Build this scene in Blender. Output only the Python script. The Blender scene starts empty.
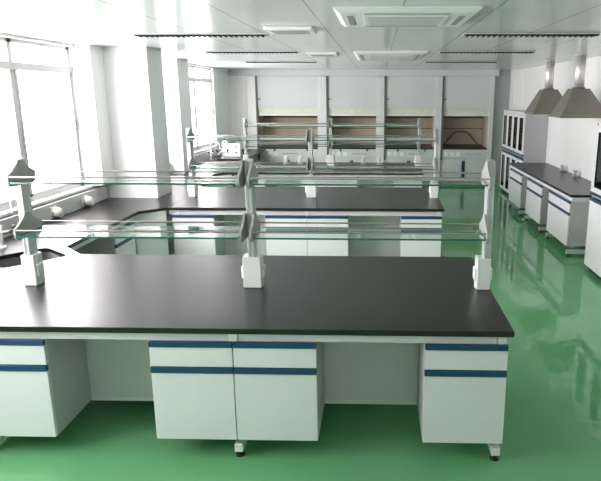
import bpy, bmesh, math, random
from mathutils import Vector, Matrix, geometry
random.seed(7)
S = bpy.context.scene
C = S.collection
PI = math.pi

# ------------------------------------------------------------------ materials
def mat(name, col, rough=0.5, metal=0.0, spec=0.5, vary=0.04, nscale=6.0, bump=0.0, bscale=40.0, coat=0.0, stretch=None):
    m = bpy.data.materials.new(name); m.use_nodes = True
    nt = m.node_tree; b = nt.nodes['Principled BSDF']
    tc = nt.nodes.new('ShaderNodeTexCoord')
    src = tc.outputs['Object']
    if stretch:
        mp = nt.nodes.new('ShaderNodeMapping'); mp.inputs['Scale'].default_value = stretch
        nt.links.new(src, mp.inputs['Vector']); src = mp.outputs['Vector']
    n = nt.nodes.new('ShaderNodeTexNoise'); n.inputs['Scale'].default_value = nscale
    n.inputs['Detail'].default_value = 3
    nt.links.new(src, n.inputs['Vector'])
    r = nt.nodes.new('ShaderNodeValToRGB')
    lo = tuple(max(0, c*(1-vary)) for c in col[:3]) + (1,)
    hi = tuple(min(1, c*(1+vary)) for c in col[:3]) + (1,)
    r.color_ramp.elements[0].color = lo; r.color_ramp.elements[1].color = hi
    r.color_ramp.elements[0].position = 0.3; r.color_ramp.elements[1].position = 0.7
    nt.links.new(n.outputs['Fac'], r.inputs['Fac'])
    nt.links.new(r.outputs['Color'], b.inputs['Base Color'])
    b.inputs['Roughness'].default_value = rough
    b.inputs['Metallic'].default_value = metal
    b.inputs['Specular IOR Level'].default_value = spec
    b.inputs['Coat Weight'].default_value = coat
    if bump:
        n2 = nt.nodes.new('ShaderNodeTexNoise'); n2.inputs['Scale'].default_value = bscale
        n2.inputs['Detail'].default_value = 2
        nt.links.new(src, n2.inputs['Vector'])
        bp = nt.nodes.new('ShaderNodeBump'); bp.inputs['Strength'].default_value = bump
        bp.inputs['Distance'].default_value = 0.01
        nt.links.new(n2.outputs['Fac'], bp.inputs['Height'])
        nt.links.new(bp.outputs['Normal'], b.inputs['Normal'])
    return m

def glass(name, tint, rough=0.02, ior=1.5, boost=1.0):
    m = bpy.data.materials.new(name); m.use_nodes = True
    nt = m.node_tree; nt.nodes.clear()
    out = nt.nodes.new('ShaderNodeOutputMaterial')
    mix = nt.nodes.new('ShaderNodeMixShader')
    tr = nt.nodes.new('ShaderNodeBsdfTransparent')
    gl = nt.nodes.new('ShaderNodeBsdfGlossy'); gl.inputs['Roughness'].default_value = rough
    gl.inputs['Color'].default_value = (boost, boost, boost, 1)
    tc = nt.nodes.new('ShaderNodeTexCoord')
    n = nt.nodes.new('ShaderNodeTexNoise'); n.inputs['Scale'].default_value = 2.0
    r = nt.nodes.new('ShaderNodeValToRGB')
    r.color_ramp.elements[0].color = tuple(c*0.98 for c in tint)+(1,)
    r.color_ramp.elements[1].color = tuple(tint)+(1,)
    nt.links.new(tc.outputs['Object'], n.inputs['Vector'])
    nt.links.new(n.outputs['Fac'], r.inputs['Fac'])
    nt.links.new(r.outputs['Color'], tr.inputs['Color'])
    fr = nt.nodes.new('ShaderNodeFresnel'); fr.inputs['IOR'].default_value = ior
    ge = nt.nodes.new('ShaderNodeNewGeometry')          # only the entering face reflects
    sub = nt.nodes.new('ShaderNodeMath'); sub.operation = 'SUBTRACT'; sub.inputs[0].default_value = 1
    mul = nt.nodes.new('ShaderNodeMath'); mul.operation = 'MULTIPLY'
    nt.links.new(ge.outputs['Backfacing'], sub.inputs[1])
    nt.links.new(fr.outputs['Fac'], mul.inputs[0]); nt.links.new(sub.outputs[0], mul.inputs[1])
    nt.links.new(mul.outputs[0], mix.inputs['Fac'])
    nt.links.new(tr.outputs['BSDF'], mix.inputs[1]); nt.links.new(gl.outputs['BSDF'], mix.inputs[2])
    nt.links.new(mix.outputs['Shader'], out.inputs['Surface'])
    return m

M = {}
M['wall'] = mat('white_wall_paint', (0.87, 0.855, 0.86), 0.6, bump=0.05, bscale=120, vary=0.01)
M['wallshade'] = mat('shaded_wall_grey', (0.42, 0.45, 0.44), 0.5, vary=0.03)  # grey imitates the shade on the far wall and its corner
M['floor'] = None
M['white'] = mat('white_laminate', (0.79, 0.765, 0.80), 0.32, vary=0.015, nscale=3)
M['offwhite'] = mat('pale_grey_board', (0.74, 0.70, 0.735), 0.45, vary=0.02)
M['steel_white'] = mat('white_coated_steel', (0.80, 0.81, 0.80), 0.3, vary=0.01)
M['alu'] = mat('anodised_aluminium', (0.58, 0.58, 0.575), 0.35, metal=0.35, vary=0.03, nscale=30, stretch=(1, 1, 0.05))
M['bracket'] = mat('pale_cast_bracket', (0.40, 0.41, 0.395), 0.4, metal=0.15, vary=0.02, nscale=20)
M['chrome'] = mat('chrome', (0.50, 0.455, 0.43), 0.2, metal=1.0, vary=0.02, nscale=20)
M['stainless'] = mat('brushed_stainless', (0.22, 0.205, 0.175), 0.42, metal=0.35, vary=0.06, nscale=9, stretch=(1, 1, 0.2))
M['duct'] = mat('bright_duct_metal', (0.82, 0.76, 0.73), 0.5, metal=0.75, vary=0.05, nscale=12)
M['blue'] = mat('blue_plastic_pull', (0.010, 0.060, 0.135), 0.35, vary=0.05)
M['blue_dark'] = mat('navy_plastic', (0.008, 0.03, 0.085), 0.35, vary=0.05)
M['epoxy'] = mat('black_epoxy_resin', (0.009, 0.009, 0.0085), 0.31, vary=0.15, nscale=90, spec=0.55, bump=0.03, bscale=160)
M['black'] = mat('black_plastic', (0.012, 0.012, 0.013), 0.35, vary=0.1)
M['darkgrey'] = mat('dark_grey_metal', (0.10, 0.105, 0.10), 0.45, vary=0.05)
M['midgrey'] = mat('mid_grey_metal', (0.30, 0.31, 0.30), 0.45, vary=0.05)
M['fascia'] = mat('grey_steel_fascia', (0.60, 0.625, 0.63), 0.42, vary=0.02, nscale=2)
M['beige'] = mat('beige_liner_board', (0.56, 0.475, 0.36), 0.5, vary=0.06, nscale=3)
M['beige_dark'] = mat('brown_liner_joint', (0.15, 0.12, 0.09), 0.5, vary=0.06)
M['bone'] = mat('ivory_plastic', (0.72, 0.67, 0.60), 0.4, vary=0.03)
M['winframe'] = mat('pale_window_aluminium', (0.62, 0.595, 0.595), 0.4, vary=0.02)
M['ledge'] = mat('grey_duct_cover', (0.55, 0.56, 0.56), 0.4, vary=0.02)
M['acwhite'] = mat('white_grille_plastic', (0.80, 0.82, 0.80), 0.4, vary=0.01)
M['louvre'] = mat('dark_louvre', (0.03, 0.036, 0.033), 0.85, spec=0.05, vary=0.2, nscale=30)
M['mattblack'] = mat('recess_black', (0.02, 0.022, 0.022), 0.7, vary=0.1)  # matt black colour of the sink basins and hood plinths
M['glass'] = glass('clear_window_glass', (0.97, 0.985, 0.98))
M['shelfglass'] = glass('green_tint_shelf_glass', (0.90, 0.955, 0.93), ior=1.6)
M['cabinetglass'] = glass('shade_tint_cabinet_glass', (0.28, 0.30, 0.30), ior=1.45)  # dark tint imitates the shade inside the cupboards
M['sashpanel'] = mat('warm_lit_sash_panel', (0.70, 0.68, 0.58), 0.4, vary=0.03)  # cream imitates warm light falling on a grey sash panel
M['carcass'] = mat('grey_carcass_board', (0.50, 0.485, 0.50), 0.45, vary=0.02)
M['post'] = mat('grey_hood_post', (0.66, 0.67, 0.67), 0.4, vary=0.02)
M['outlet_grey'] = mat('grey_outlet_plastic', (0.52, 0.50, 0.51), 0.45, vary=0.03)
M['glassedge'] = mat('green_glass_edge', (0.012, 0.13, 0.10), 0.15, vary=0.2, nscale=14, spec=0.7)

def floor_mat():
    m = bpy.data.materials.new('green_epoxy_floor'); m.use_nodes = True
    nt = m.node_tree; b = nt.nodes['Principled BSDF']
    tc = nt.nodes.new('ShaderNodeTexCoord')
    n = nt.nodes.new('ShaderNodeTexNoise'); n.inputs['Scale'].default_value = 0.9; n.inputs['Detail'].default_value = 5
    r = nt.nodes.new('ShaderNodeValToRGB')
    r.color_ramp.elements[0].color = (0.125, 0.36, 0.160, 1); r.color_ramp.elements[0].position = .3
    r.color_ramp.elements[1].color = (0.150, 0.41, 0.190, 1); r.color_ramp.elements[1].position = .7
    nt.links.new(tc.outputs['Object'], n.inputs['Vector'])
    nt.links.new(n.outputs['Fac'], r.inputs['Fac']); nt.links.new(r.outputs['Color'], b.inputs['Base Color'])
    n2 = nt.nodes.new('ShaderNodeTexNoise'); n2.inputs['Scale'].default_value = 10.0; n2.inputs['Detail'].default_value = 2
    nt.links.new(tc.outputs['Object'], n2.inputs['Vector'])
    bp = nt.nodes.new('ShaderNodeBump'); bp.inputs['Strength'].default_value = 0.22; bp.inputs['Distance'].default_value = 0.006
    nt.links.new(n2.outputs['Fac'], bp.inputs['Height']); nt.links.new(bp.outputs['Normal'], b.inputs['Normal'])
    b.inputs['Roughness'].default_value = 0.04; b.inputs['Specular IOR Level'].default_value = 0.45
    b.inputs['Coat Weight'].default_value = 0.0; b.inputs['Coat Roughness'].default_value = 0.05
    return m
M['floor'] = floor_mat()

def ceiling_mat():
    m = bpy.data.materials.new('aluminium_ceiling_panels'); m.use_nodes = True
    nt = m.node_tree; b = nt.nodes['Principled BSDF']
    tc = nt.nodes.new('ShaderNodeTexCoord')
    def brick(w, h, mortar, dark):
        br = nt.nodes.new('ShaderNodeTexBrick'); br.offset = 0
        br.inputs['Scale'].default_value = 1; br.inputs['Brick Width'].default_value = w
        br.inputs['Row Height'].default_value = h; br.inputs['Mortar Size'].default_value = mortar
        br.inputs['Mortar Smooth'].default_value = 0.2
        br.inputs['Color1'].default_value = (0.62, 0.65, 0.64, 1); br.inputs['Color2'].default_value = (0.65, 0.68, 0.665, 1)
        br.inputs['Mortar'].default_value = dark
        nt.links.new(tc.outputs['Object'], br.inputs['Vector']); return br
    a = brick(0.617, 400, 0.006, (0.34, 0.36, 0.36, 1)); c = brick(400, 0.617, 0.003, (0.54, 0.57, 0.56, 1))
    mx = nt.nodes.new('ShaderNodeMix'); mx.data_type = 'RGBA'; mx.blend_type = 'DARKEN'; mx.inputs[0].default_value = 1
    nt.links.new(a.outputs['Color'], mx.inputs[6]); nt.links.new(c.outputs['Color'], mx.inputs[7])
    nt.links.new(mx.outputs[2], b.inputs['Base Color'])
    b.inputs['Roughness'].default_value = 0.2; b.inputs['Specular IOR Level'].default_value = 0.4
    return m
M['ceiling'] = ceiling_mat()

# ------------------------------------------------------------------ mesh helpers
def bm_new(): return bmesh.new()
def box(bm, x0, y0, z0, x1, y1, z1, bev=0.0, mi=0):
    r = bmesh.ops.create_cube(bm, size=1)
    vs = r['verts']
    sx, sy, sz = x1-x0, y1-y0, z1-z0
    for v in vs:
        v.co = Vector((x0+(v.co.x+.5)*sx, y0+(v.co.y+.5)*sy, z0+(v.co.z+.5)*sz))
    fs = list({f for v in vs for f in v.link_faces})
    for f in fs: f.material_index = mi
    if bev > 0:
        es = list({e for v in vs for e in v.link_edges})
        bmesh.ops.bevel(bm, geom=es, offset=min(bev, .45*min(abs(sx), abs(sy), abs(sz))), segments=2, affect='EDGES', profile=.5)
    return bm
def prism(bm, pts, axis, a0, a1, mi=0):
    """extrude a 2D outline (counter-clockwise list) along an axis: 'x' -> pts are (y,z); 'y' -> (x,z); 'z' -> (x,y)"""
    def P(p, a):
        return {'x': (a, p[0], p[1]), 'y': (p[0], a, p[1]), 'z': (p[0], p[1], a)}[axis]
    lo = [bm.verts.new(P(p, a0)) for p in pts]; hi = [bm.verts.new(P(p, a1)) for p in pts]
    n = len(pts)
    fs = [bm.faces.new(lo[::-1]), bm.faces.new(hi)]
    for i in range(n):
        fs.append(bm.faces.new((lo[i], lo[(i+1) % n], hi[(i+1) % n], hi[i])))
    for f in fs: f.material_index = mi
    return bm
def cyl(bm, p0, p1, r0, r1=None, seg=16, mi=0):
    r1 = r0 if r1 is None else r1
    p0 = Vector(p0); p1 = Vector(p1); d = p1-p0
    rot = d.to_track_quat('Z', 'Y').to_matrix().to_4x4()
    r = bmesh.ops.create_cone(bm, cap_ends=True, segments=seg, radius1=r0, radius2=r1, depth=d.length,
                              matrix=Matrix.Translation((p0+p1)/2) @ rot)
    for f in {f for v in r['verts'] for f in v.link_faces}:
        f.material_index = mi
        if len(f.verts) == 4: f.smooth = True
    return bm
def tube(bm, pts, r, seg=10):
    pts = [Vector(p) for p in pts]; rings = []
    for i, p in enumerate(pts):
        d = (pts[min(i+1, len(pts)-1)]-pts[max(i-1, 0)]).normalized()
        up = Vector((0.3, 0.2, 1)) if abs(d.z) < .9 else Vector((1, 0, 0))
        u = d.cross(up).normalized(); v = d.cross(u)
        rings.append([bm.verts.new(p+u*r*math.cos(2*PI*k/seg)+v*r*math.sin(2*PI*k/seg)) for k in range(seg)])
    for a, b in zip(rings, rings[1:]):
        for k in range(seg):
            f = bm.faces.new((a[k], a[(k+1) % seg], b[(k+1) % seg], b[k])); f.smooth = True
    bm.faces.new(rings[0][::-1]); bm.faces.new(rings[-1])
    return bm
def ball(bm, c, r):
    q = bmesh.ops.create_uvsphere(bm, u_segments=14, v_segments=8, radius=r, matrix=Matrix.Translation(c))
    for f in {f for v in q['verts'] for f in v.link_faces}: f.smooth = True
    return bm
def obj(name, bm, m, parent=None):
    bmesh.ops.recalc_face_normals(bm, faces=bm.faces)
    me = bpy.data.meshes.new(name); bm.to_mesh(me); bm.free()
    for k in (m if isinstance(m, (list, tuple)) else [m]): me.materials.append(M[k])
    o = bpy.data.objects.new(name, me); C.objects.link(o)
    if parent is not None: o.parent = parent
    return o
def B(name, parent, m, *a, bev=0.003):
    return obj(name, box(bm_new(), *a, bev=bev), m, parent)
def tag(o, label, cat, group=None):
    o['label'] = label; o['category'] = cat
    if group: o['group'] = group
    return o
def thing(name, label, cat, loc=(0, 0, 0), rz=0, group=None):
    o = bpy.data.objects.new(name, None); C.objects.link(o)
    o.empty_display_size = .1
    o.location = loc; o.rotation_euler = (0, 0, rz)
    return tag(o, label, cat, group)
def struct(o):
    o['kind'] = 'structure'; return o
def dup(root, loc, rz=None, label=None, group=None):
    r = root.copy(); C.objects.link(r); r.location = loc
    if rz is not None: r.rotation_euler = (0, 0, rz)
    if label: r['label'] = label
    if group: r['group'] = group
    for ch in list(root.children):
        c = ch.copy(); C.objects.link(c); c.parent = r
        for g in list(ch.children):
            d = g.copy(); C.objects.link(d); d.parent = c
    return r

# ------------------------------------------------------------------ room shell
XL, XR, YF, YB, H = -4.28, 2.5, -4.6, 12.2, 2.69
PX, PY0, PY1 = -3.57, 4.33, 4.86        # big pillar
QX, QY0, QY1 = -4.0, 6.76, 7.37        # small pier
SILL, HEAD = 1.06, 2.66
W1, W2, W3 = (-2.2, 3.97), (PY1, QY0), (QY1, 9.95)

struct(B('floor', None, 'floor', XL-.3, YF-.2, -.1, XR+.3, YB+.2, 0, bev=0))
struct(B('ceiling', None, 'ceiling', XL-.3, YF-.2, H, XR+.3, YB+.2, H+.1, bev=0))
struct(B('wall_right', None, 'wall', XR, YF, 0, XR+.2, YB, H, bev=0))
struct(B('wall_front', None, 'wall', XL-.2, YF-.2, 0, XR+.2, YF, H, bev=0))
struct(B('wall_back', None, 'wallshade', XL-.2, YB, 0, XR+.2, YB+.2, H, bev=0))
bm = bm_new()
box(bm, XL-.2, YF, 0, XL, YB, SILL); box(bm, XL-.2, YF, HEAD, XL, YB, H)
ys = [YF, W1[0], W1[1], W2[0], W2[1], W3[0], W3[1], YB]
for a, b in zip(ys[::2], ys[1::2]): box(bm, XL-.2, a, SILL, XL, b, HEAD)
struct(obj('wall_left', bm, 'wall'))
struct(obj('wall_pillar', box(bm_new(), XL, PY0, 0, PX, PY1, H), 'wall'))
struct(obj('wall_pilaster', box(bm_new(), XL, 3.99, SILL+.001, -4.10, PY0-.001, H), 'wall'))
struct(obj('wall_pier', box(bm_new(), XL, QY0, 0, QX, QY1, H), 'wall'))
# bulkhead over the fume hoods and the white return beside them
bm = bm_new(); box(bm, XL, 11.36, 2.55, 2.03, 11.46, H)
struct(obj('wall_bulkhead', bm, 'fascia'))
bm = bm_new(); box(bm, XL, 11.36, 0, -3.885, 11.46, 2.55)
struct(obj('wall_return', bm, 'wall'))
# corner pillar, far end of the right wall
struct(B('wall_corner_pillar', None, 'wallshade', 1.94, 11.50, 0, 2.5, 12.2, H))
struct(B('trim_1', None, 'wall', 2.32, 11.10, 0, 2.5, 11.498, H))
# grey cable duct under the windows (with a dark top line), in the three bays
for i, (a, b) in enumerate([(-.35, PY0-.001), (PY1+.001, QY0-.001), (QY1+.001, 11.3)]):
    struct(B('trim_%d' % (i+2), None, 'ledge', XL, a, .852, XL+.085, b, 1.018))
    struct(B('trim_%d' % (i+5), None, 'winframe', XL-.02, a, 1.032, XL+.05, b, 1.058))

def window(i, y0, y1, muls):
    r = bpy.data.objects.new('window_%d' % i, None); C.objects.link(r); r['kind'] = 'structure'
    x0, x1 = XL-.13, XL-.06
    bm = bm_new()
    box(bm, x0, y0, SILL, x1, y1, SILL+.05); box(bm, x0, y0, HEAD-.035, x1, y1, HEAD)
    box(bm, x0, y0, SILL, x1, y0+.05, HEAD); box(bm, x0, y1-.05, SILL, x1, y1, HEAD)
    box(bm, x0-.005, y0, 2.365, x1+.03, y1, 2.44)
    for y in muls: box(bm, x0, y-.035, SILL, x1, y+.035, HEAD)
    obj('window_frame', bm, 'winframe', r)
    bm = bm_new()
    edges = [y0]+muls+[y1]
    for a, b in zip(edges, edges[1:]):       # opening sash profile of each light
        a += .035; b -= .035
        box(bm, x0+.012, a, SILL+.05, x1+.012, a+.028, 2.365); box(bm, x0+.012, b-.028, SILL+.05, x1+.012, b, 2.365)
        box(bm, x0+.012, a, SILL+.05, x1+.012, b, SILL+.078)
    obj('window_sash', bm, 'winframe', r)
    obj('window_glass', box(bm_new(), x0+.03, y0, SILL+.05, x0+.036, y1, HEAD-.035), 'glass', r)
    B('window_handle', r, 'darkgrey', x1+.015, y1-.075, 1.72, x1+.035, y1-.05, 1.84)
window(1, *W1, [-1.66, -.54, .58, 1.70, 2.82])
window(2, *W2, [5.9])
window(3, *W3, [8.72])

# ------------------------------------------------------------------ worktops
ZT, ZB = .85, .816
def slab(name, outline, holes=(), z0=ZB, z1=ZT):
    loops = [outline]+list(holes)
    flat = [p for l in loops for p in l]
    tris = geometry.tessellate_polygon([[Vector((p[0], p[1], 0)) for p in l] for l in loops])
    bm = bm_new()
    top = [bm.verts.new((p[0], p[1], z1)) for p in flat]; bot = [bm.verts.new((p[0], p[1], z0)) for p in flat]
    for t in tris:
        bm.faces.new([top[i] for i in t]); bm.faces.new([bot[i] for i in reversed(t)])
    k = 0
    for l in loops:
        n = len(l)
        for i in range(n):
            a, b = k+i, k+(i+1) % n
            bm.faces.new((top[a], top[b], bot[b], bot[a]))
        k += n
    return obj(name, bm, 'epoxy')
PEN = [(0.0, 1.59), (3.69, 5.28), (6.95, 8.54)]
which = ['front', 'middle', 'rear']
XS, XE = -3.478, -3.235       # bench edge along the windows; joint with the island tops
t_lab = ['long black lab worktop of the nearest island bench, in front of the others',
         'black lab worktop of the middle island bench, second from the camera',
         'black lab worktop of the farthest island bench, before the fume hoods']
for (a, b), l in zip(PEN, t_lab):
    bm = box(bm_new(), XE+.001, a, ZB, 0, b, ZT, bev=.003)
    tag(obj('island_worktop', bm, 'epoxy'), l, 'worktop', 'black island worktops')

def rrect(cx, cy, w, d, ang, r=.06, n=5):
    pts = []
    for sx, sy, a0 in ((1, 1, 0), (-1, 1, 90), (-1, -1, 180), (1, -1, 270)):
        for k in range(n+1):
            t = math.radians(a0+90*k/n)
            x = sx*(w/2-r)+r*math.cos(t); y = sy*(d/2-r)+r*math.sin(t)
            pts.append((cx+x*math.cos(ang)-y*math.sin(ang), cy+x*math.sin(ang)+y*math.cos(ang)))
    return pts
SINKS = [(-3.625, 1.47, .50, .42, math.radians(50)), (-3.775, 8.86, .50, .36, math.radians(0))]
G = .004
outline = [(XL+.003, 0), (XE-.001, 0), (XE-.001, 1.59), (XS, 1.59+.245), (XS, 3.69-.245), (XE-.001, 3.69),
           (XE-.001, 5.28), (XS, 5.28+.245), (XS, 6.95-.28), (XS+.1, 6.95), (XE-.001, 6.95), (XE-.001, 8.54), (XS, 8.54+.245), (XS, 11.3), (XL+.003, 11.3),
           (XL+.003, QY1+.002), (QX+.002, QY1+.002), (QX+.002, QY0-.002), (XL+.003, QY0-.002),
           (XL+.003, PY1+.002), (PX+.002, PY1+.002), (PX+.002, PY0-.002), (XL+.003, PY0-.002)]
per = slab('window_worktop', outline, [rrect(*s) for s in SINKS])
tag(per, 'continuous black lab worktop running under the windows with sink cut-outs', 'worktop')

def sink(s, label):
    cx, cy, w, d, a = s
    r = thing('sink', label, 'sink', (cx, cy, ZB), a, 'black drop-in lab sinks')
    bm = bm_new()
    rim = rrect(0, 0, w+.04, d+.04, 0); inn = rrect(0, 0, w-.012, d-.012, 0); low = rrect(0, 0, w-.06, d-.06, 0); outl = rrect(0, 0, w+.01, d+.01, 0)
    L = [[bm.verts.new((p[0], p[1], z)) for p in pl] for pl, z in ((rim, -.002), (inn, -.002), (low, -.24), (low, -.25))]
    n = len(rim)
    for A, Bv in zip(L[:3], L[1:3]):
        for i in range(n):
            f = bm.faces.new((A[i], A[(i+1) % n], Bv[(i+1) % n], Bv[i])); f.smooth = True
    bm.faces.new(L[2])
    O = [[bm.verts.new((p[0], p[1], z)) for p in pl] for pl, z in ((rim, -.012), (outl, -.013), (outl, -.265))]
    for A, Bv in zip([L[0]]+O[:2], O):
        for i in range(n): bm.faces.new((A[i], A[(i+1) % n], Bv[(i+1) % n], Bv[i]))
    bm.faces.new(O[2])
    for v in L[3]: bm.verts.remove(v)
    obj('basin', bm, 'mattblack', r)
    bm = bm_new(); cyl(bm, (0, 0, -.265), (0, 0, -.32), .03); cyl(bm, (0, 0, -.32), (0, 0, -.44), .045); cyl(bm, (0, 0, -.44), (0, 0, .0005-ZB), .022)
    obj('drain_pipe', bm, 'acwhite', r)
    obj('drain', cyl(bm_new(), (0, 0, -.24), (0, 0, -.232), .035), 'chrome', r)
    return r
sink(SINKS[0], 'black sink set diagonally in the corner of the nearest bench')
sink(SINKS[1], 'small dark sink in the far window worktop below the twin taps')

# ------------------------------------------------------------------ island bench frames
Z = dict(ap0=.758, ap1=.813, s1=.722, d0=.598, s2=.560, c0=.128)
FEET = [-3.13, -1.60, -.057]
def foot(x, y, g, r=.03):
    bm = bm_new(); cyl(bm, (x, y, 0), (x, y, .012), r, r*.8); cyl(bm, (x, y, .011), (x, y, .042), .012)
    return obj('levelling_foot', bm, 'black', g)
def bench_frame(y, label):
    r = thing('island_understructure', label, 'bench frame', (0, y, 0), 0, 'white steel island bench frames')
    bm = bm_new()
    for a, b in ((-3.23, FEET[0]-.03), (FEET[0]+.03, FEET[1]-.03), (FEET[1]+.03, FEET[2]-.03)):
        box(bm, a, .045, Z['ap0'], b, .065, Z['ap1']); box(bm, a, 1.525, Z['ap0'], b, 1.545, Z['ap1'])
    box(bm, FEET[2]+.03, .045, Z['ap0'], -.02, .065, Z['ap1'])
    box(bm, -.04, .07, Z['ap0'], -.02, 1.52, Z['ap1'])
    obj('apron', bm, 'offwhite', r)
    bm = box(bm_new(), -3.2, .50, .15, -.09, .515, .755); obj('back_panel', bm, 'offwhite', r)
    bm = box(bm_new(), -3.2, .494, .118, -.09, .52, .148, bev=.002); obj('lower_rail', bm, 'steel_white', r)
    bm = box(bm_new(), -3.2, 1.075, .118, -.09, 1.09, .755); obj('back_panel', bm, 'offwhite', r)
    for x in FEET:
        bm = bm_new()
        box(bm, x-.026, .038, .756, x+.026, 1.55, .8145, bev=.003)
        box(bm, x-.024, .53, .09, x+.024, .59, .757, bev=.003); box(bm, x-.024, 1.0, .09, x+.024, 1.06, .757, bev=.003)
        box(bm, x-.026, .04, .038, x+.026, 1.55, .092, bev=.004)
        g = obj('leg', bm, 'steel_white', r)
        for yy in (.075, 1.515): foot(x, yy, g)
    return r
for (a, b), l in zip(PEN, ['white steel frame with floor feet carrying the nearest island worktop',
                           'white steel frame carrying the middle island worktop',
                           'white steel frame carrying the farthest island worktop']):
    bench_frame(a, l)

def cabinet(name, w, label, group, depth=.46, z=Z, loc=(0, 0, 0), rz=0):
    """hanging unit with its front in the local XZ plane at y=0, a drawer over a door, blue pull strips"""
    r = thing(name, label, 'cabinet', loc, rz, group)
    B('body', r, 'carcass', 0, .021, z['c0'], w, depth, z['ap0']-.003, bev=.002)
    g = .002
    d = B('drawer', r, 'white', g, 0, z['d0']+g, w-g, .02, z['s1']-.001, bev=.002)
    B('pull_strip', d, 'blue', g, -.007, z['s1'], w-g, .02, z['ap0']-.004, bev=.003)
    d = B('door', r, 'white', g, 0, z['c0']+.001, w-g, .02, z['s2']-.001, bev=.002)
    B('pull_strip', d, 'blue', g, -.007, z['s2'], w-g, .02, z['d0']-.001, bev=.003)
    return r
UN = [(-3.195, -2.700), (-2.090, -1.604), (-1.602, -1.118), (-.498, -.022)]
pos = ['at the window end', 'left of the paired units, beside the kneehole', 'right of the paired units, beside the kneehole', 'at the aisle end']
rowname = ['nearest island bench', 'middle island bench', 'farthest island bench']
posn = ['window end of the {}', 'left one of the middle pair under the {}', 'right one of the middle pair under the {}', 'green-aisle end of the {}']
base = cabinet('hanging_cabinet', .484, 'x', 'white cabinets with blue pulls under the island benches')
first = True
for (a, b), rn in zip(PEN, rowname):
    for (x0, x1), p in zip(UN, posn):
        lab = 'white blue-striped drawer cabinet, ' + p.format(rn)
        if first:
            base.location = (x0, a+.028, 0); base['label'] = lab; o = base; first = False
        else:
            o = dup(base, (x0, a+.028, 0), 0, lab)
        o.scale = ((x1-x0)/.484, 1, 1)

# perimeter frames and units in the two aisles (fronts face +X)
def side_run(y0, y1, label):
    r = thing('window_bench_understructure', label, 'bench frame', (0, 0, 0), 0, 'frames under the window worktop')
    bm = bm_new(); box(bm, -3.545, y0+.24, .758, -3.525, y1-.24, .813); obj('apron', bm, 'offwhite', r)
    for sgn, yy in ((1, y0), (-1, y1)):
        A = Vector((-3.535, yy+sgn*.235, 0)); D = Vector((-3.245, yy+sgn*.025, 0))
        n = Vector((A.y-D.y, D.x-A.x, 0)).normalized()*.016
        bm = bm_new()
        prism(bm, [tuple((A)[:2]), tuple((D)[:2]), tuple((D+n)[:2]), tuple((A+n)[:2])], 'z', .758, .813)
        obj('apron', bm, 'offwhite', r)
        bm = bm_new()
        prism(bm, [tuple((A)[:2]), tuple((D)[:2]), tuple((D+n)[:2]), tuple((A+n)[:2])], 'z', .13, .756)
        obj('corner_panel', bm, 'white', r)
    obj('back_panel', box(bm_new(), -4.02, y0+.3, .13, -4.0, y1-.3, .756), 'offwhite', r)
    for yy in (y0+.30, y1-.30):
        bm = bm_new(); box(bm, -4.1, yy-.025, .04, -3.56, yy+.025, .092, bev=.003); box(bm, -4.09, yy-.025, .09, -4.04, yy+.025, .8145, bev=.003)
        g = obj('leg', bm, 'steel_white', r)
        foot(-3.6, yy, g); foot(-4.07, yy, g)
side_run(1.59, 3.69, 'frame under the window worktop in the nearer aisle, with angled corner panels')
side_run(5.28, 6.95, 'frame under the window worktop in the farther aisle, with angled corner panels')
c = dup(base, (-3.515, 2.885, 0), PI/2, 'white blue-striped cabinet under the window worktop in the nearer aisle'); c.scale = (.50/.484, 1, 1)
c = dup(base, (-3.515, 5.95, 0), PI/2, 'white blue-striped cabinet under the window worktop in the farther aisle'); c.scale = (.50/.484, 1, 1)

# ------------------------------------------------------------------ reagent shelf racks
PXS = [-3.165, -1.625, -.034]
def bracket(bm, x0, x1, zg):
    p = [(-.13, -.03), (.13, -.03), (.152, -.012), (.158, .0), (.158, .046), (.10, .072), (.055, .104), (.036, .118), (.03, .136), (-.03, .136), (-.036, .118), (-.055, .104), (-.10, .072), (-.158, .046), (-.158, .0), (-.152, -.012)]
    return prism(bm, [(a-.045, zg+b) for a, b in p], 'x', x0, x1)
def rack(y, label):
    r = thing('reagent_shelf', label, 'shelf rack', (0, y+.79, ZT), 0, 'two-tier glass reagent shelves')
    for x in PXS:
        bm = bm_new(); box(bm, x-.024, -.045, .0, x+.024, .045, .872, bev=.004)
        box(bm, x-.02, -.049, .02, x-.006, -.044, .865); box(bm, x+.006, -.049, .02, x+.02, -.044, .865)
        p = obj('post', bm, 'alu', r)
        for zg in (.735, .384):
            for s in ((1,) if x == PXS[0] else (-1,) if x == PXS[-1] else (-1, 1)):
                bm = bracket(bm_new(), x+s*.0245, x+s*.038, zg); obj('bracket', bm, 'bracket', p)
        po = x; x = x-.02 if x == PXS[-1] else x
        bm = bm_new(); hw = .062 if x == PXS[1] else .045
        box(bm, x-hw, -.055, .001, x+hw, .055, .218, bev=.005)
        box(bm, x-hw-.005, -.02, .0, x+hw+.005, .02, .215, bev=.004)
        b = obj('socket_box', bm, 'steel_white', p)
        for s in (-1, 1):
            bm = bm_new(); box(bm, x+s*(hw+.005)-.011, -.035, .06, x+s*(hw+.005)+.011, .035, .15, bev=.008)
            obj('socket', bm, 'acwhite', p)
    for x0, x1 in zip(PXS, PXS[1:]):
        a, b = x0+.05, x1-.05
        for zg in (.735, .384):
            bm = bm_new()
            box(bm, a, -.21, zg-.004, b, .12, zg+.008)
            for f in bm.faces:
                f.material_index = 0 if abs(f.normal.z) > .5 else 1
            obj('glass_shelf', bm, ['shelfglass', 'glassedge'], r)
            for yy in (-.197, .107):
                bm = bm_new(); box(bm, a-.007, yy-.004, zg+.034, b+.007, yy+.004, zg+.045, bev=.002)
                obj('guard_rail', bm, 'chrome', r)
    return r
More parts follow.
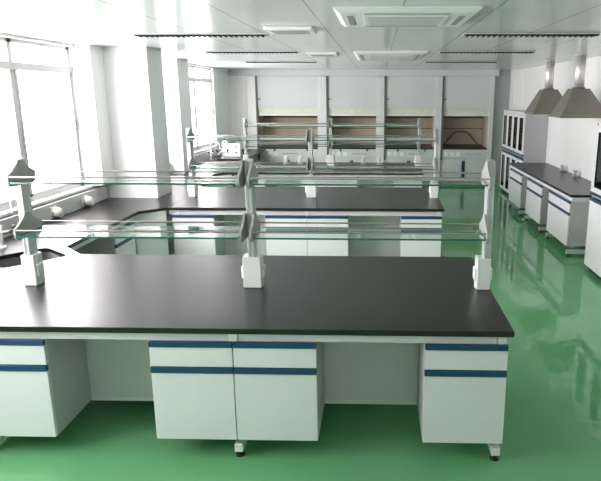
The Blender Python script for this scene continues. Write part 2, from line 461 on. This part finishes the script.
for (a, b), l in zip(PEN, ['two-tier glass reagent shelf standing along the nearest worktop',
                           'two-tier glass reagent shelf standing along the middle worktop',
                           'two-tier glass reagent shelf on the farthest worktop, before the fume hoods']):
    rack(a, l)

# ------------------------------------------------------------------ taps
def three_way_tap(x, y, rz, label, h=.46):
    r = thing('lab_tap', label, 'tap', (x, y, ZT), rz, 'tall gooseneck lab taps')
    bm = bm_new(); cyl(bm, (0, 0, 0), (0, 0, .02), .035, .03); cyl(bm, (0, 0, .02), (0, 0, .2), .016); obj('column', bm, 'steel_white', r)
    bm = bm_new()
    R = .095
    pts = [(0, 0, .19), (0, 0, h-R)]+[(R-R*math.cos(t), 0, h-R+R*math.sin(t)) for t in [PI*k/10 for k in range(1, 10)]]+[(2*R, 0, h-R-.02)]
    tube(bm, pts, .009); cyl(bm, (2*R, 0, h-R-.02), (2*R, 0, h-R-.07), .011, .007); obj('gooseneck', bm, 'steel_white', r)
    for s in (-1, 1):
        bm = bm_new(); cyl(bm, (0, 0, .13), (0, s*.11, .13), .014); cyl(bm, (0, s*.10, .12), (.05, s*.12, .09), .010, .006)
        v = obj('valve', bm, 'chrome' if h > .4 else 'steel_white', r)
        bm = bm_new(); cyl(bm, (0, s*.11, .13), (0, s*.13, .15), .012); ball(bm, (0, s*.135, .165), .022); obj('knob', bm, 'black', v)
    return r
three_way_tap(-3.985, 1.745, math.radians(-22), 'gooseneck lab tap with black knobs behind the nearest corner sink', .48)
three_way_tap(-4.12, 8.86, 0, 'white gooseneck tap at the window side of the far sink', .36)
three_way_tap(-3.95, 9.12, math.radians(-40), 'white gooseneck tap behind the far sink, nearer the fume hoods', .36)
r = thing('service_panel', 'white service box with four dark knobs beside the far sink', 'service box', (-3.85, 9.5, ZT))
bm = bm_new(); box(bm, -.18, 0, 0, .18, .09, .27, bev=.006); obj('housing', bm, 'steel_white', r)
for sx in (-1, 1):
    for zz in (.09, .21):
        obj('knob', cyl(bm_new(), (sx*.09, 0, zz), (sx*.09, -.025, zz), .016), 'black', r)

# ------------------------------------------------------------------ outlets
def duct_outlet(y, label):
    r = thing('round_outlet', label, 'outlet', (XL+.085, y, .925), 0, 'ivory outlets on the window duct')
    obj('back_plate', box(bm_new(), 0, -.07, -.066, .012, .07, .066, bev=.006), 'bone', r)
    obj('socket_drum', cyl(bm_new(), (.012, 0, 0), (.09, 0, -.008), .058, .054, 20), 'bone', r)
    obj('cap', cyl(bm_new(), (.09, 0, -.008), (.10, 0, -.009), .046, .043, 20), 'acwhite', r)
duct_outlet(2.98, 'ivory drum-shaped outlet on the window duct, nearer the camera')
duct_outlet(3.68, 'ivory drum-shaped outlet on the window duct, nearer the white pillar')
def pedestal(x, y, label, group, h=.12, m='bone', rz=0):
    r = thing('bench_outlet', label, 'outlet', (x, y, ZT), rz, group)
    bm = bm_new(); box(bm, -.05, -.04, 0, .05, .04, .015, bev=.004); box(bm, -.035, -.03, .015, .035, .03, h, bev=.01); obj('body', bm, m, r)
    obj('socket_face', box(bm_new(), -.025, -.036, .035, .025, -.03, h-.02, bev=.003), 'acwhite', r)
pedestal(2.42, 7.33, 'ivory bench outlet by the right wall, farther from the camera', 'outlets on the wall bench', .10, 'outlet_grey', rz=-PI/2)
pedestal(2.42, 6.62, 'ivory bench outlet by the right wall, nearer the tall cupboard', 'outlets on the wall bench', .10, 'outlet_grey', rz=-PI/2)
for i, (x, l) in enumerate([(-2.52, 'first'), (-2.25, 'second'), (-1.05, 'third'), (-.75, 'fourth')]):
    pedestal(x, 8.22, 'small white bench outlet on the farthest island, %s from the windows' % l, 'white outlets on the farthest island', .15, 'steel_white')

# ------------------------------------------------------------------ fume hoods
YH = 11.35
def fume_hood(x0, x1, pl, pr, label, hose=False, knobs=True):
    w = x1-x0
    r = thing('fume_hood', label, 'fume hood', (x0, YH, 0), 0, 'fume hoods along the far wall')
    ZP, ZW, ZO, ZF, ZTOP = .645, .885, 1.635, 1.80, 2.545
    D = .80
    a, b = pl, w-pr
    for (q0, q1, nm) in ((0, pl, 'side_post'), (w-pr, w, 'side_post')):
        bm = bm_new(); box(bm, q0, -.035, .09, q1, .09, ZTOP, bev=.004)
        p = obj(nm, bm, 'steel_white' if q0 == 0 and pl > .2 else 'post', r)
    ch = obj('channel', box(bm_new(), a, -.036, .6, a+.042, .05, ZTOP), 'darkgrey', r)
    obj('plinth', box(bm_new(), .02, .05, 0, w-.02, D, .09), 'mattblack', r)
    obj('cupboard_body', box(bm_new(), .01, .02, .09, w-.01, D, ZP), 'fascia', r)
    mid = (a+b)/2
    for s in (0, 1):
        q0, q1 = (a+.03, mid-.002) if s == 0 else (mid+.002, b-.003)
        d = obj('door', box(bm_new(), q0, 0, .10, q1, .02, ZP-.005, bev=.003), 'fascia', r)
        hx = mid-.036 if s == 0 else mid+.004
        obj('pull_strip', box(bm_new(), hx, -.012, .17, hx+.032, 0, ZP-.06, bev=.003), 'blue_dark', d)
    cp = obj('control_panel', box(bm_new(), a+.03, -.012, ZP, b, .12, ZW-.03, bev=.004), 'fascia', r)
    zc = (ZP+ZW)/2-.02
    for k in range(3):
        cx = a+.13+k*.15
        s_ = obj('socket', box(bm_new(), cx-.045, -.02, zc-.045, cx+.045, -.011, zc+.045, bev=.003), 'acwhite', cp)
    bm = bm_new()
    for k in range(7): box(bm, a+.60+k*.055, -.016, zc-.012, a+.635+k*.055, -.011, zc+.012)
    obj('lettering_blocks', bm, 'midgrey', cp)  # grey blocks stand in for the panel's unreadable lettering
    if knobs:
        bm = bm_new()
        for fx in (.28, .82): cyl(bm, (a+fx*(b-a), -.045, ZW-.055), (a+fx*(b-a), -.011, ZW-.055), .022)
        obj('valve_knob', bm, 'black', cp)
    obj('worktop', box(bm_new(), a+.028, -.02, ZW-.03, b, D, ZW, bev=.003), 'black', r)
    bm = bm_new()
    box(bm, a+.028, D-.06, ZW, b, D-.04, 2.3); box(bm, a+.012, .09, ZW, a+.028, D-.04, 2.3); box(bm, b, .09, ZW, b+.014, D-.04, 2.3)
    lin = obj('liner', bm, 'beige', r)
    obj('baffle_joint', box(bm_new(), a+.03, D-.075, 1.30, b-.002, D-.06, 1.318), 'beige_dark', lin)
    obj('baffle_slot', box(bm_new(), a+.03, D-.075, ZW, b-.002, D-.06, ZW+.04), 'beige_dark', lin)
    obj('baffle_slot', box(bm_new(), a+.03, D-.075, 1.56, b-.002, D-.06, 1.64), 'beige_dark', lin)
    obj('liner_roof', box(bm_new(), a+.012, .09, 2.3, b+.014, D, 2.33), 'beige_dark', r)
    s_ = obj('sash', box(bm_new(), a+.045, .03, ZO, b-.002, .05, ZF+.25), 'sashpanel', r)
    bm = bm_new(); box(bm, a+.03, .025, ZO, b-.002, .06, ZO+.035, bev=.004); obj('sash_bar', bm, 'steel_white', s_)
    bm = bm_new()
    for k in range(6):
        cx = a+.12+k*(b-a-.24)/5; cyl(bm, (cx, .03, ZF-.045), (cx, .043, ZF-.045), .011, seg=10)
    obj('rail_stud', bm, 'midgrey', s_)
    f_ = obj('fascia', box(bm_new(), a+.043, -.004, ZF, b, .02, ZTOP, bev=.002), 'fascia', r)
    obj('cable_clip', box(bm_new(), a+.03, -.03, 2.01, a+.11, -.004, 2.035, bev=.003), 'darkgrey', f_)
    if hose:
        pts = []
        for k in range(25):
            t = k/24; x = a+.16+(b-a-.30)*t
            z = ZW+.05+.30*min(1, max(0, (0.5-abs(t-.5))*3.1))
            pts.append((x, D-.13, z))
        # soften the corners
        for _ in range(2):
            pts = [pts[0]]+[(pts[i][0], pts[i][1], (pts[i-1][2]+pts[i][2]+pts[i+1][2])/3) for i in range(1, 24)]+[pts[-1]]
        obj('hose', tube(bm_new(), pts, .014), 'beige_dark', r)
    return r
fume_hood(-3.872, -2.10, .205, .11, 'widest fume hood with a white left pillar, nearest the windows')
fume_hood(-2.098, -.716, .10, .105, 'fume hood with beige interior, second from the windows')
fume_hood(-.714, .642, .08, .08, 'fume hood with beige interior, third from the windows')
fume_hood(.644, 1.93, .075, .10, 'last fume hood by the aisle, with an arched hose inside', hose=True, knobs=False)

# ------------------------------------------------------------------ right-hand wall bench
XB, YB0, YB1 = 1.775, 4.75, 8.56
bm = box(bm_new(), XB, YB0, ZB, XR-.003, YB1, ZT, bev=.003)
tag(obj('wall_bench_worktop', bm, 'epoxy'), 'black lab worktop along the right wall beneath the two exhaust canopies', 'worktop')
r = thing('wall_bench_understructure', 'white steel frame with feet carrying the worktop on the right wall', 'bench frame', (0, 0, 0))
obj('apron', box(bm_new(), XB+.035, YB0+.02, .758, XB+.05, YB1-.02, .813), 'white', r)
obj('back_panel', box(bm_new(), 2.28, YB0+.06, .14, 2.295, YB1-.05, .756), 'offwhite', r)
obj('end_panel', box(bm_new(), XB+.03, YB0+.012, .758, XR-.01, YB0+.028, .813), 'offwhite', r)
for yy in (4.79, 5.80, 6.22, 7.15, 7.60, 8.48):
    bm = bm_new(); box(bm, XB+.014, yy-.022, .04, 2.46, yy+.022, .092, bev=.003); box(bm, 2.31, yy-.022, .09, 2.36, yy+.022, .8145, bev=.003)
    g = obj('leg', bm, 'post', r)
    foot(XB+.045, yy, g, .024); foot(2.42, yy, g, .024)
for y0, y1, l in ((4.80, 5.80, 'white drawer cabinet under the wall bench, nearest the camera'),
                  (6.20, 7.15, 'white drawer cabinet under the wall bench, middle of three'),
                  (7.58, 8.50, 'white drawer cabinet under the wall bench, nearest the far cupboards')):
    c = cabinet('hanging_cabinet', y1-y0, l, 'white cabinets under the wall bench', .44, dict(Z, c0=.14), (XB+.012, y1, 0), -PI/2)

# exhaust canopies over it
def canopy(x0, x1, y0, y1, label):
    cx, cy = (x0+x1)/2-.03, (y0+y1)/2
    r = thing('exhaust_canopy', label, 'exhaust hood', (0, 0, 0), 0, 'stainless exhaust canopies on the right wall')
    z0, z1, z2 = 1.815, 1.845, 2.22
    bm = bm_new()
    def ring(a, b, c, d, z): return [bm.verts.new(p) for p in ((a, c, z), (b, c, z), (b, d, z), (a, d, z))]
    hx, hy = .12, .12
    R1 = ring(x0+.012, x1-.012, y0+.012, y1-.012, z1); R2 = ring(cx-hx, cx+hx, cy-hy, cy+hy, z2)
    R3 = ring(cx-hx+.01, cx+hx-.01, cy-hy+.01, cy+hy-.01, z2-.012); R0 = ring(x0+.022, x1-.022, y0+.022, y1-.022, z1)
    for A, Bv in ((R1, R2), (R3, R0)):
        for i in range(4): bm.faces.new((A[i], A[(i+1) % 4], Bv[(i+1) % 4], Bv[i]))
    bm.faces.new(R2); bm.faces.new(R3[::-1])
    obj('pyramid', bm, 'stainless', r)
    bm = bm_new()
    box(bm, x0, y0, z0, x1, y0+.015, z1, bev=.002); box(bm, x0, y1-.015, z0, x1, y1, z1, bev=.002)
    box(bm, x0, y0, z0, x0+.015, y1, z1, bev=.002); box(bm, x1-.015, y0, z0, x1, y1, z1, bev=.002)
    obj('rim', bm, 'stainless', r)
    bm = bm_new(); cyl(bm, (cx, cy, z2), (cx, cy, H-.001), .07, seg=28); obj('duct', bm, 'duct', r)
    obj('collar', cyl(bm_new(), (cx, cy, z2), (cx, cy, z2+.02), .088, seg=28), 'stainless', r)
    obj('collar', cyl(bm_new(), (cx, cy, H-.012), (cx, cy, H-.001), .082, seg=28), 'duct', r)
canopy(1.80, 2.492, 5.54, 6.16, 'stainless exhaust canopy over the wall bench, nearer the camera')
canopy(1.80, 2.492, 7.12, 7.74, 'stainless exhaust canopy over the wall bench, farther, partly hidden')

# ------------------------------------------------------------------ tall cupboards
def cupboard(x0, y0, y1, label, depth, lower_glass, h=1.80, badge=False):
    """front faces -X; local x runs from y1 (left as seen) to y0"""
    w = y1-y0
    r = thing('glass_cupboard', label, 'cupboard', (x0, y1, 0), -PI/2, 'tall white cupboards with glass doors')
    t = .02
    bm = bm_new()
    box(bm, 0, .021, .06, t, depth, h); box(bm, w-t, .021, .06, w, depth, h); box(bm, t, depth-t, .06, w-t, depth, h)
    box(bm, t, .021, h-t, w-t, depth-t, h); box(bm, t, .021, .06, w-t, depth-t, .08); box(bm, t, .021, .93, w-t, depth-t, .95)
    obj('carcass', bm, 'carcass', r)
    obj('plinth', box(bm_new(), .02, .05, 0, w-.02, depth-.02, .06), 'black', r)
    for z in ((.36, .64, 1.24, 1.52) if lower_glass else (1.24, 1.52)):
        obj('shelf', box(bm_new(), t+.001, .04, z, w-t-.001, depth-t-.001, z+.018), 'white', r)
    obj('top_fascia', box(bm_new(), 0, 0, h-.05, w, .02, h, bev=.003), 'white', r)
    if badge: obj('lock', cyl(bm_new(), (.06, -.006, h-.025), (.06, 0, h-.025), .012), 'darkgrey', r)
    def door(q0, q1, z0, z1, glazed, strip_top):
        fr = .10; st = .036
        bm = bm_new()
        zs0, zs1 = (z0, z1-st) if strip_top else (z0+st, z1)
        if glazed:
            box(bm, q0, 0, zs0, q0+fr, .02, zs1, bev=.002); box(bm, q1-fr, 0, zs0, q1, .02, zs1, bev=.002)
            ft = .06
            box(bm, q0+fr, 0, zs0, q1-fr, .02, zs0+ft, bev=.002); box(bm, q0+fr, 0, zs1-ft, q1-fr, .02, zs1, bev=.002)
            d = obj('door', bm, 'white', r)
            obj('glass_pane', box(bm_new(), q0+fr-.004, .008, zs0+ft-.004, q1-fr+.004, .012, zs1-ft+.004), 'cabinetglass', d)
            bm = bm_new()
            for s in (q0+fr, q1-fr-.008): box(bm, s, -.002, zs0+ft, s+.008, .007, zs1-ft)
            obj('gasket', bm, 'black', d)
        else:
            box(bm, q0, 0, zs0, q1, .02, zs1, bev=.002); d = obj('door', bm, 'white', r)
        s0, s1 = (z1-st+.001, z1) if strip_top else (z0, z0+st-.001)
        obj('pull_strip', box(bm_new(), q0, -.007, s0, q1, .02, s1, bev=.003), 'blue', d)
    for k in (0, 1):
        q0, q1 = k*w/2+.002, (k+1)*w/2-.002
        door(q0, q1, .955, h-.053, True, False)
        door(q0, q1, .065, .915, lower_glass, True)
    return r
cupboard(2.045, 9.70, 10.71, 'tall white cupboard with glass doors, farthest on the right wall', .45, True)
cupboard(2.045, 8.69, 9.69, 'tall white cupboard with glass doors, touching the wall bench end', .45, True)
cupboard(1.835, 3.15, 4.20, 'tall white cupboard cut by the right picture edge, solid lower door', .64, False, 1.82, True)

# ------------------------------------------------------------------ ceiling fittings
def light(x, y, label):
    r = thing('ceiling_light', label, 'ceiling light', (x, y, H), 0, 'louvred ceiling strip lights')
    L, W = .635, .085
    bm = bm_new()
    e = .005
    box(bm, -L, -W, -.005, L, -W+e, -.001); box(bm, -L, W-e, -.005, L, W, -.001)
    box(bm, -L, -W+e, -.005, -L+e, W-e, -.001); box(bm, L-e, -W+e, -.005, L, W-e, -.001)
    obj('frame', bm, 'acwhite', r)
    obj('reflector', box(bm_new(), -L+e, -W+e, -.004, L-e, W-e, -.001), 'louvre', r)
    bm = bm_new()
    for k in range(24):
        x_ = -L+.045+k*(2*L-.09)/23; box(bm, x_-.003, -W+e+.001, -.022, x_+.002, W-e-.001, -.0045)
    box(bm, -L+.021, -W+e+.001, -.020, L-.021, -W+e+.006, -.0045)
    obj('louvre', bm, 'louvre', r)
for yy, d in ((2.83, 'nearest'), (5.22, 'middle'), (7.76, 'farthest')):
    light(-2.47, yy, 'unlit louvred strip light in the ceiling row by the windows, %s of three' % d)
    light(.655, yy, 'unlit louvred strip light in the ceiling row by the exhaust ducts, %s of three' % d)
def cassette(x0, x1, y0, y1, label):
    r = thing('ceiling_air_conditioner', label, 'air conditioner', ((x0+x1)/2, (y0+y1)/2, H), 0, 'white ceiling air conditioner panels')
    a, b = (x1-x0)/2, (y1-y0)/2
    bm = bm_new()
    R = lambda p, q, z: [bm.verts.new(v) for v in ((-p, -q, z), (p, -q, z), (p, q, z), (-p, q, z))]
    r0, r1, r2 = R(a, b, -.001), R(a, b, -.012), R(a-.04, b-.04, -.035)
    for A, Bv in ((r0, r1), (r1, r2)):
        for i in range(4): bm.faces.new((A[i], A[(i+1) % 4], Bv[(i+1) % 4], Bv[i]))
    bm.faces.new(r2); bm.faces.new(r0[::-1])
    obj('panel', bm, 'acwhite', r)
    for s in (-1, 1):
        obj('air_slot', box(bm_new(), -a+.2, s*(b-.10)-.022, -.037, a-.2, s*(b-.10)+.022, -.0345), 'midgrey', r)
        obj('air_slot', box(bm_new(), s*(a-.10)-.022, -b+.2, -.037, s*(a-.10)+.022, b-.2, -.0345), 'midgrey', r)
    g = obj('grille', box(bm_new(), -a+.19, -b+.19, -.042, a-.19, b-.19, -.036, bev=.002), 'acwhite', r)
    bm = bm_new()
    n = 9
    for k in range(n):
        y_ = -b+.23+k*(2*b-.46)/(n-1); box(bm, -a+.22, y_-.006, -.0435, a-.22, y_+.006, -.0415)
    obj('grille_slot', bm, 'midgrey', g)
cassette(-1.07, -.11, .94, 1.90, 'large square ceiling air conditioner nearest the camera')
cassette(-1.11, -.13, 5.10, 6.9, 'ceiling air conditioner over the middle island, farther from the camera')
def vent(x0, x1, y0, y1, label):
    r = thing('ceiling_vent', label, 'vent', ((x0+x1)/2, (y0+y1)/2, H), 0, 'small ceiling vents')
    a, b = (x1-x0)/2, (y1-y0)/2
    bm = bm_new(); box(bm, -a, -b, -.03, a, b, -.001, bev=.006); obj('frame', bm, 'acwhite', r)
    bm = bm_new()
    for k in range(5):
        y_ = -b+.07+k*(2*b-.14)/4; box(bm, -a+.05, y_-.012, -.034, a-.05, y_+.012, -.0295)
    obj('slot', bm, 'midgrey', r)
vent(-1.74, -1.33, 2.09, 2.50, 'small square ceiling vent nearer the camera, by the strip light')
vent(-1.76, -1.34, 5.30, 5.75, 'small square ceiling vent farther off, over the middle island')

# ------------------------------------------------------------------ light
w = bpy.data.worlds.new('daylight'); S.world = w; w.use_nodes = True
nt = w.node_tree; bg = nt.nodes['Background']
bg.inputs['Color'].default_value = (1.0, 0.938, 0.962, 1); bg.inputs['Strength'].default_value = 8.5
for a, b in (W1, W2, W3):          # sky portals in the window openings
    l = bpy.data.lights.new('window_daylight', 'AREA'); l.shape = 'RECTANGLE'
    l.size = HEAD-SILL; l.size_y = b-a; l.cycles.is_portal = True
    o = bpy.data.objects.new('window_daylight', l); C.objects.link(o)
    o.location = (XL-.18, (a+b)/2, (SILL+HEAD)/2); o.rotation_euler = (0, -PI/2, 0)

# ------------------------------------------------------------------ camera
f_px, pitch, yaw, roll = 600.587, math.radians(-13.7158), math.radians(-1.393), math.radians(.0869)
fw = Vector((math.sin(yaw)*math.cos(pitch), math.cos(yaw)*math.cos(pitch), math.sin(pitch)))
rt = Vector((math.cos(yaw), -math.sin(yaw), 0)); up = rt.cross(fw)
rt2 = rt*math.cos(roll)+up*math.sin(roll); up2 = up*math.cos(roll)-rt*math.sin(roll)
cam = bpy.data.cameras.new('camera'); co = bpy.data.objects.new('camera', cam); C.objects.link(co)
m = Matrix((( rt2.x, up2.x, -fw.x, -.7735), (rt2.y, up2.y, -fw.y, -3.1634), (rt2.z, up2.z, -fw.z, 2.1423), (0, 0, 0, 1)))
co.matrix_world = m
cam.sensor_width = 36; cam.lens = f_px*36/601; cam.shift_x = -62.63/601; cam.clip_end = 100
S.camera = co

S.view_settings.view_transform = 'Standard'; S.view_settings.look = 'None'
S.view_settings.gamma = 1; S.view_settings.use_curve_mapping = False
S.view_settings.exposure = 1.1
S.cycles.max_bounces = 12; S.cycles.diffuse_bounces = 6; S.cycles.glossy_bounces = 6; S.cycles.transparent_max_bounces = 24
S.cycles.use_denoising = True
S.cycles.caustics_reflective = False; S.cycles.caustics_refractive = False
